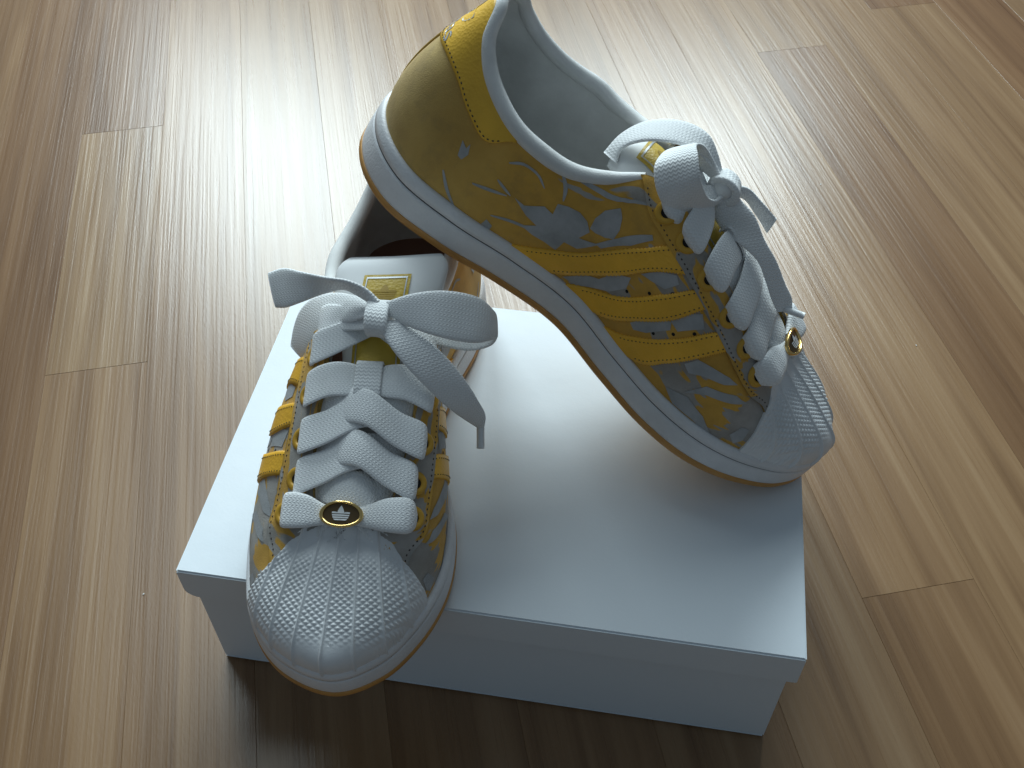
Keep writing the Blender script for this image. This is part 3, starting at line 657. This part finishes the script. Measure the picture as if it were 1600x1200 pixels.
    for sd in (-1, 1):
        e0 = eye(0, sd, 1.0); e1 = eye(0, sd, 4.2)
        bar([e0, e1 + np.array([0, -sd * 2., 0]), e1 * .5 + kn * .5 + up_ * 1, kn - up_ * 3 + np.array([0, sd * 3., 0])], [8, 13, 13, 9])
    # knot: the wrap plus a tucked turn
    kx = 9.5 if not s.mir else 7.5
    arc = [kn + np.array([kx * math.cos(q) * .95, 0, 6.0 * math.sin(q) - 1]) for q in np.linspace(-.9, math.pi + .9, 9)]
    wk = [8, 9.5, 10.5, 11, 11, 11, 10.5, 9.5, 8]
    yv = np.array([.18, 1, .08])
    s.ribbon('bow_knot', [p - yv * w_ / 2 for p, w_ in zip(arc, wk)], [p + yv * w_ / 2 for p, w_ in zip(arc, wk)], 4.5, M['lace'], 49, puff=1.2)
    V = []
    for i in range(9):
        for j in range(14):
            a1 = math.pi * i / 8; a2 = 2 * math.pi * j / 14; V.append(kn + np.array([kx * .8 * math.sin(a1) * math.cos(a2), 6.5 * math.cos(a1), 5.5 * math.sin(a1) * math.sin(a2) - .5]))
    s.put('knot_core', V, gridfaces(9, 14, False, True), M['lace'], None, None, 1e-6)
    # ornament on the front row: a gold oval ring with a dark plate and a pale emblem
    s.jewel(jw + up_ * .5, np.array([0, 1, 0.]) if True else 0, ax)

def eyelet(s, P, N):
    e1 = np.cross(N, [0, 0, 1.]); e1 /= np.linalg.norm(e1); e2 = np.cross(N, e1)
    prof = [(2.6, -.6), (2.7, .5), (3.4, 1.0), (4.7, .95), (5.5, .5), (5.8, -.4)]
    n = 24; V = [P + (e1 * math.cos(q) + e2 * math.sin(q)) * r_ + N * z for q in np.linspace(0, 2 * np.pi, n, endpoint=False) for r_, z in prof]
    F = gridfaces(n, len(prof), True, False); b0 = len(V); V += [P + (e1 * math.cos(q) + e2 * math.sin(q)) * 2.7 + N * .05 for q in np.linspace(0, 2 * np.pi, n, endpoint=False)]
    mi = [0] * len(F) + [1]; F.append(tuple(range(b0, b0 + n)))
    s.put('eyelet', V, F, [M['eyelet'], M['dark']], None, None, 0, True, mi)
def jewel(s, P, ey, ax):
    nz = np.cross(ax, ey); nz *= np.sign(nz[2]); a, b = 9.8, 6.0; n = 40; prof = [(1, -.4), (1.02, .6), (.97, 1.4), (.86, 1.5), (.82, .9), (.81, -.2)]
    qs = np.linspace(0, 2 * np.pi, n, endpoint=False)
    def el(q, r_): return ey * a * r_ * math.cos(q) + ax * b * r_ * math.sin(q)
    V = [P + el(q, r_) + nz * (z + 2.2 - .8 * math.cos(q)**2 * 2) for q in qs for r_, z in prof]
    j = s.put('lace_ornament', V, gridfaces(n, len(prof), True, False), M['gold'], None, None, 0)
    V = [P + el(q, r_) + nz * (.2 + 2.2 - .8 * 2 * (r_ * math.cos(q))**2) for q in qs for r_ in (.82, .55, .28, .02)]
    s.put('plate', V, gridfaces(n, 4, True, False), M['darkmetal'], j, None, 0)
    V, F = [], []
    for pl in TREF:
        b0 = len(V); V += [P + ey * x * 5.6 - ax * (y * 6.6 - 2.8) + nz * (.55 + 2.2 - 1.6 * (x * 6.5 / a)**2) for x, y in pl]; F.append(tuple(range(b0, len(V))))
    s.put('emblem', V, F, M['plastic'], j, None, 0, False)
Sneaker.eyelet = eyelet; Sneaker.jewel = jewel

shoeA = Sneaker((-.0798, .239, H + .0004, -1.4802, 0, 0), False, 'yellow and grey sneaker flat on the box, shell toe jutting over the front edge')
LATZ[0] = .3; build(shoeA, 1)
shoeB = Sneaker((-.0941, .2076, .2262, -.3956, .4736, -.2196), True, 'yellow and grey sneaker tilted toe down, heel propped on the other sneaker')
LATZ[0] = 1.0; build(shoeB, 1)

# ------------------------------------------------------------------ bows
A_t1=[(153.2, 6.1, 119.0), (150.0, 0.1, 123.0), (147.5, -8.1, 125.0), (144.9, -17.7, 124.0), (137.0, -33.5, 120.0), (131.0, -44.7, 116.0), (130.2, -51.9, 112.0)]
A_b1=[(154.2, 4.7, 115.0), (146.6, -5.0, 115.0), (142.7, -11.7, 115.0), (144.7, -22.3, 113.0), (146.9, -33.2, 109.0), (146.8, -41.7, 105.0), (145.0, -46.4, 103.0)]
A_t2=[(147.9, 3.5, 113.0), (142.9, -6.1, 111.0), (136.8, -18.5, 107.0), (132.8, -31.4, 99.0), (131.6, -39.6, 89.0), (134.1, -44.0, 79.0), (139.0, -45.9, 71.0)]
A_b2=[(157.3, 3.2, 113.0), (157.2, -5.4, 109.0), (155.2, -14.1, 103.0), (155.7, -21.6, 97.0), (156.0, -27.7, 89.0), (155.2, -32.2, 81.0), (151.3, -35.5, 73.0)]
A_t3=[(153.8, 10.1, 119.0), (154.2, 19.5, 124.0), (151.5, 32.5, 125.0), (148.8, 43.8, 122.0), (146.2, 52.9, 116.0), (144.6, 57.7, 108.0), (139.8, 58.3, 100.0), (135.7, 55.4, 94.0), (134.6, 47.4, 92.0), (138.7, 32.3, 96.0), (144.5, 18.0, 103.0), (148.8, 10.4, 108.0)]
A_b3=[(158.9, 11.4, 115.0), (165.7, 21.8, 115.0), (168.7, 33.8, 113.0), (167.4, 43.7, 109.0), (164.3, 52.1, 105.0), (157.4, 57.6, 100.0), (151.2, 59.8, 95.0), (150.8, 57.5, 90.0), (152.7, 50.5, 88.0), (156.3, 35.7, 93.0), (156.7, 22.4, 100.0), (154.2, 10.5, 107.0)]
A_t4=[(163.0, 5.5, 115.0), (175.7, 15.4, 109.0), (183.5, 27.3, 99.0), (185.6, 39.9, 83.0), (182.0, 48.6, 69.0), (180.0, 52.5, 63.0)]
A_b4=[(161.8, 17.7, 115.0), (170.3, 33.7, 108.0), (176.6, 45.6, 97.0), (180.8, 53.8, 83.0), (179.9, 56.7, 71.0), (180.5, 56.0, 64.0)]
A_ag=[(179.9, 54.0, 63.0), (188.4, 54.6, 57.0)]
s = shoeA
s.ribbon('lace_tail', A_t1, A_b1, 2.4, M['lace']); s.ribbon('bow_loop', A_t2, A_b2, 2.4, M['lace'])
s.ribbon('bow_loop', A_t3, A_b3, 2.4, M['lace'])
tl = s.ribbon('lace_tail', A_t4, A_b4, 2.2, M['lace']); s.tube('aglet', A_ag, 1.9, M['plastic'], tl, k=10)

B_t1=[(158.7, 4.0, 110.2), (143.6, 0.0, 107.4), (130.3, 8.0, 108.5), (128.9, 18.0, 108.3), (130.2, 26.0, 107.2), (137.1, 30.0, 102.1), (147.1, 28.0, 96.5), (155.9, 20.0, 94.8), (161.6, 10.0, 97.4), (161.7, 5.0, 107.0)]
B_b1=[(158.4, 4.0, 112.9), (148.6, 2.0, 116.7), (141.0, 6.0, 120.9), (138.3, 12.0, 122.3), (142.0, 22.0, 123.3), (148.1, 27.0, 119.5), (155.5, 24.0, 113.2), (159.8, 16.0, 108.7), (162.1, 10.0, 107.4), (162.7, 6.0, 109.5)]
B_t2=[(158.1, -2.0, 110.5), (147.7, -4.0, 117.6), (140.0, -6.0, 120.4), (131.5, -8.0, 118.4), (121.6, -8.0, 113.0), (111.7, -6.0, 102.5), (107.7, -2.0, 93.0), (107.1, 4.0, 83.5)]
B_b2=[(159.6, 0.0, 108.7), (145.5, 4.0, 114.5), (135.9, 6.0, 115.0), (126.0, 8.0, 110.5), (117.8, 8.0, 103.0), (114.1, 8.0, 97.0), (113.2, 8.0, 91.0), (115.4, 10.0, 87.0)]
B_t4=[(159.2, 4.0, 106.2), (164.1, 6.0, 98.8), (173.5, 8.0, 95.6), (185.4, 10.0, 97.4), (195.2, 10.0, 96.7), (205.0, 10.0, 91.4), (215.4, 10.0, 85.0), (219.4, 10.0, 83.2)]
B_b4=[(164.6, 2.0, 112.1), (170.5, 2.0, 110.7), (179.3, 4.0, 110.4), (191.2, 6.0, 105.3), (201.2, 6.0, 101.5), (213.4, 6.0, 94.9), (220.7, 6.0, 91.2), (224.0, 6.0, 87.6)]
B_ag=[(221.3, 8.0, 85.8), (230.2, 8.0, 89.9)]
B_t5=[(163.7, -2.0, 111.5), (168.3, -4.0, 114.0), (178.7, -6.0, 112.7), (189.8, -8.0, 110.1)]
B_b5=[(166.3, -2.0, 107.4), (171.0, -4.0, 108.5), (180.8, -6.0, 105.6), (191.0, -6.0, 102.2)]
s = shoeB
s.ribbon('bow_loop', B_t1, B_b1, 2.4, M['lace']); s.ribbon('bow_loop', B_t2, B_b2, 2.4, M['lace'])
tl = s.ribbon('lace_tail', B_t4, B_b4, 2.4, M['lace']); s.tube('aglet', B_ag, 1.7, M['plastic'], tl, k=10)
s.ribbon('lace_tail', B_t5, B_b5, 2.2, M['lace'])
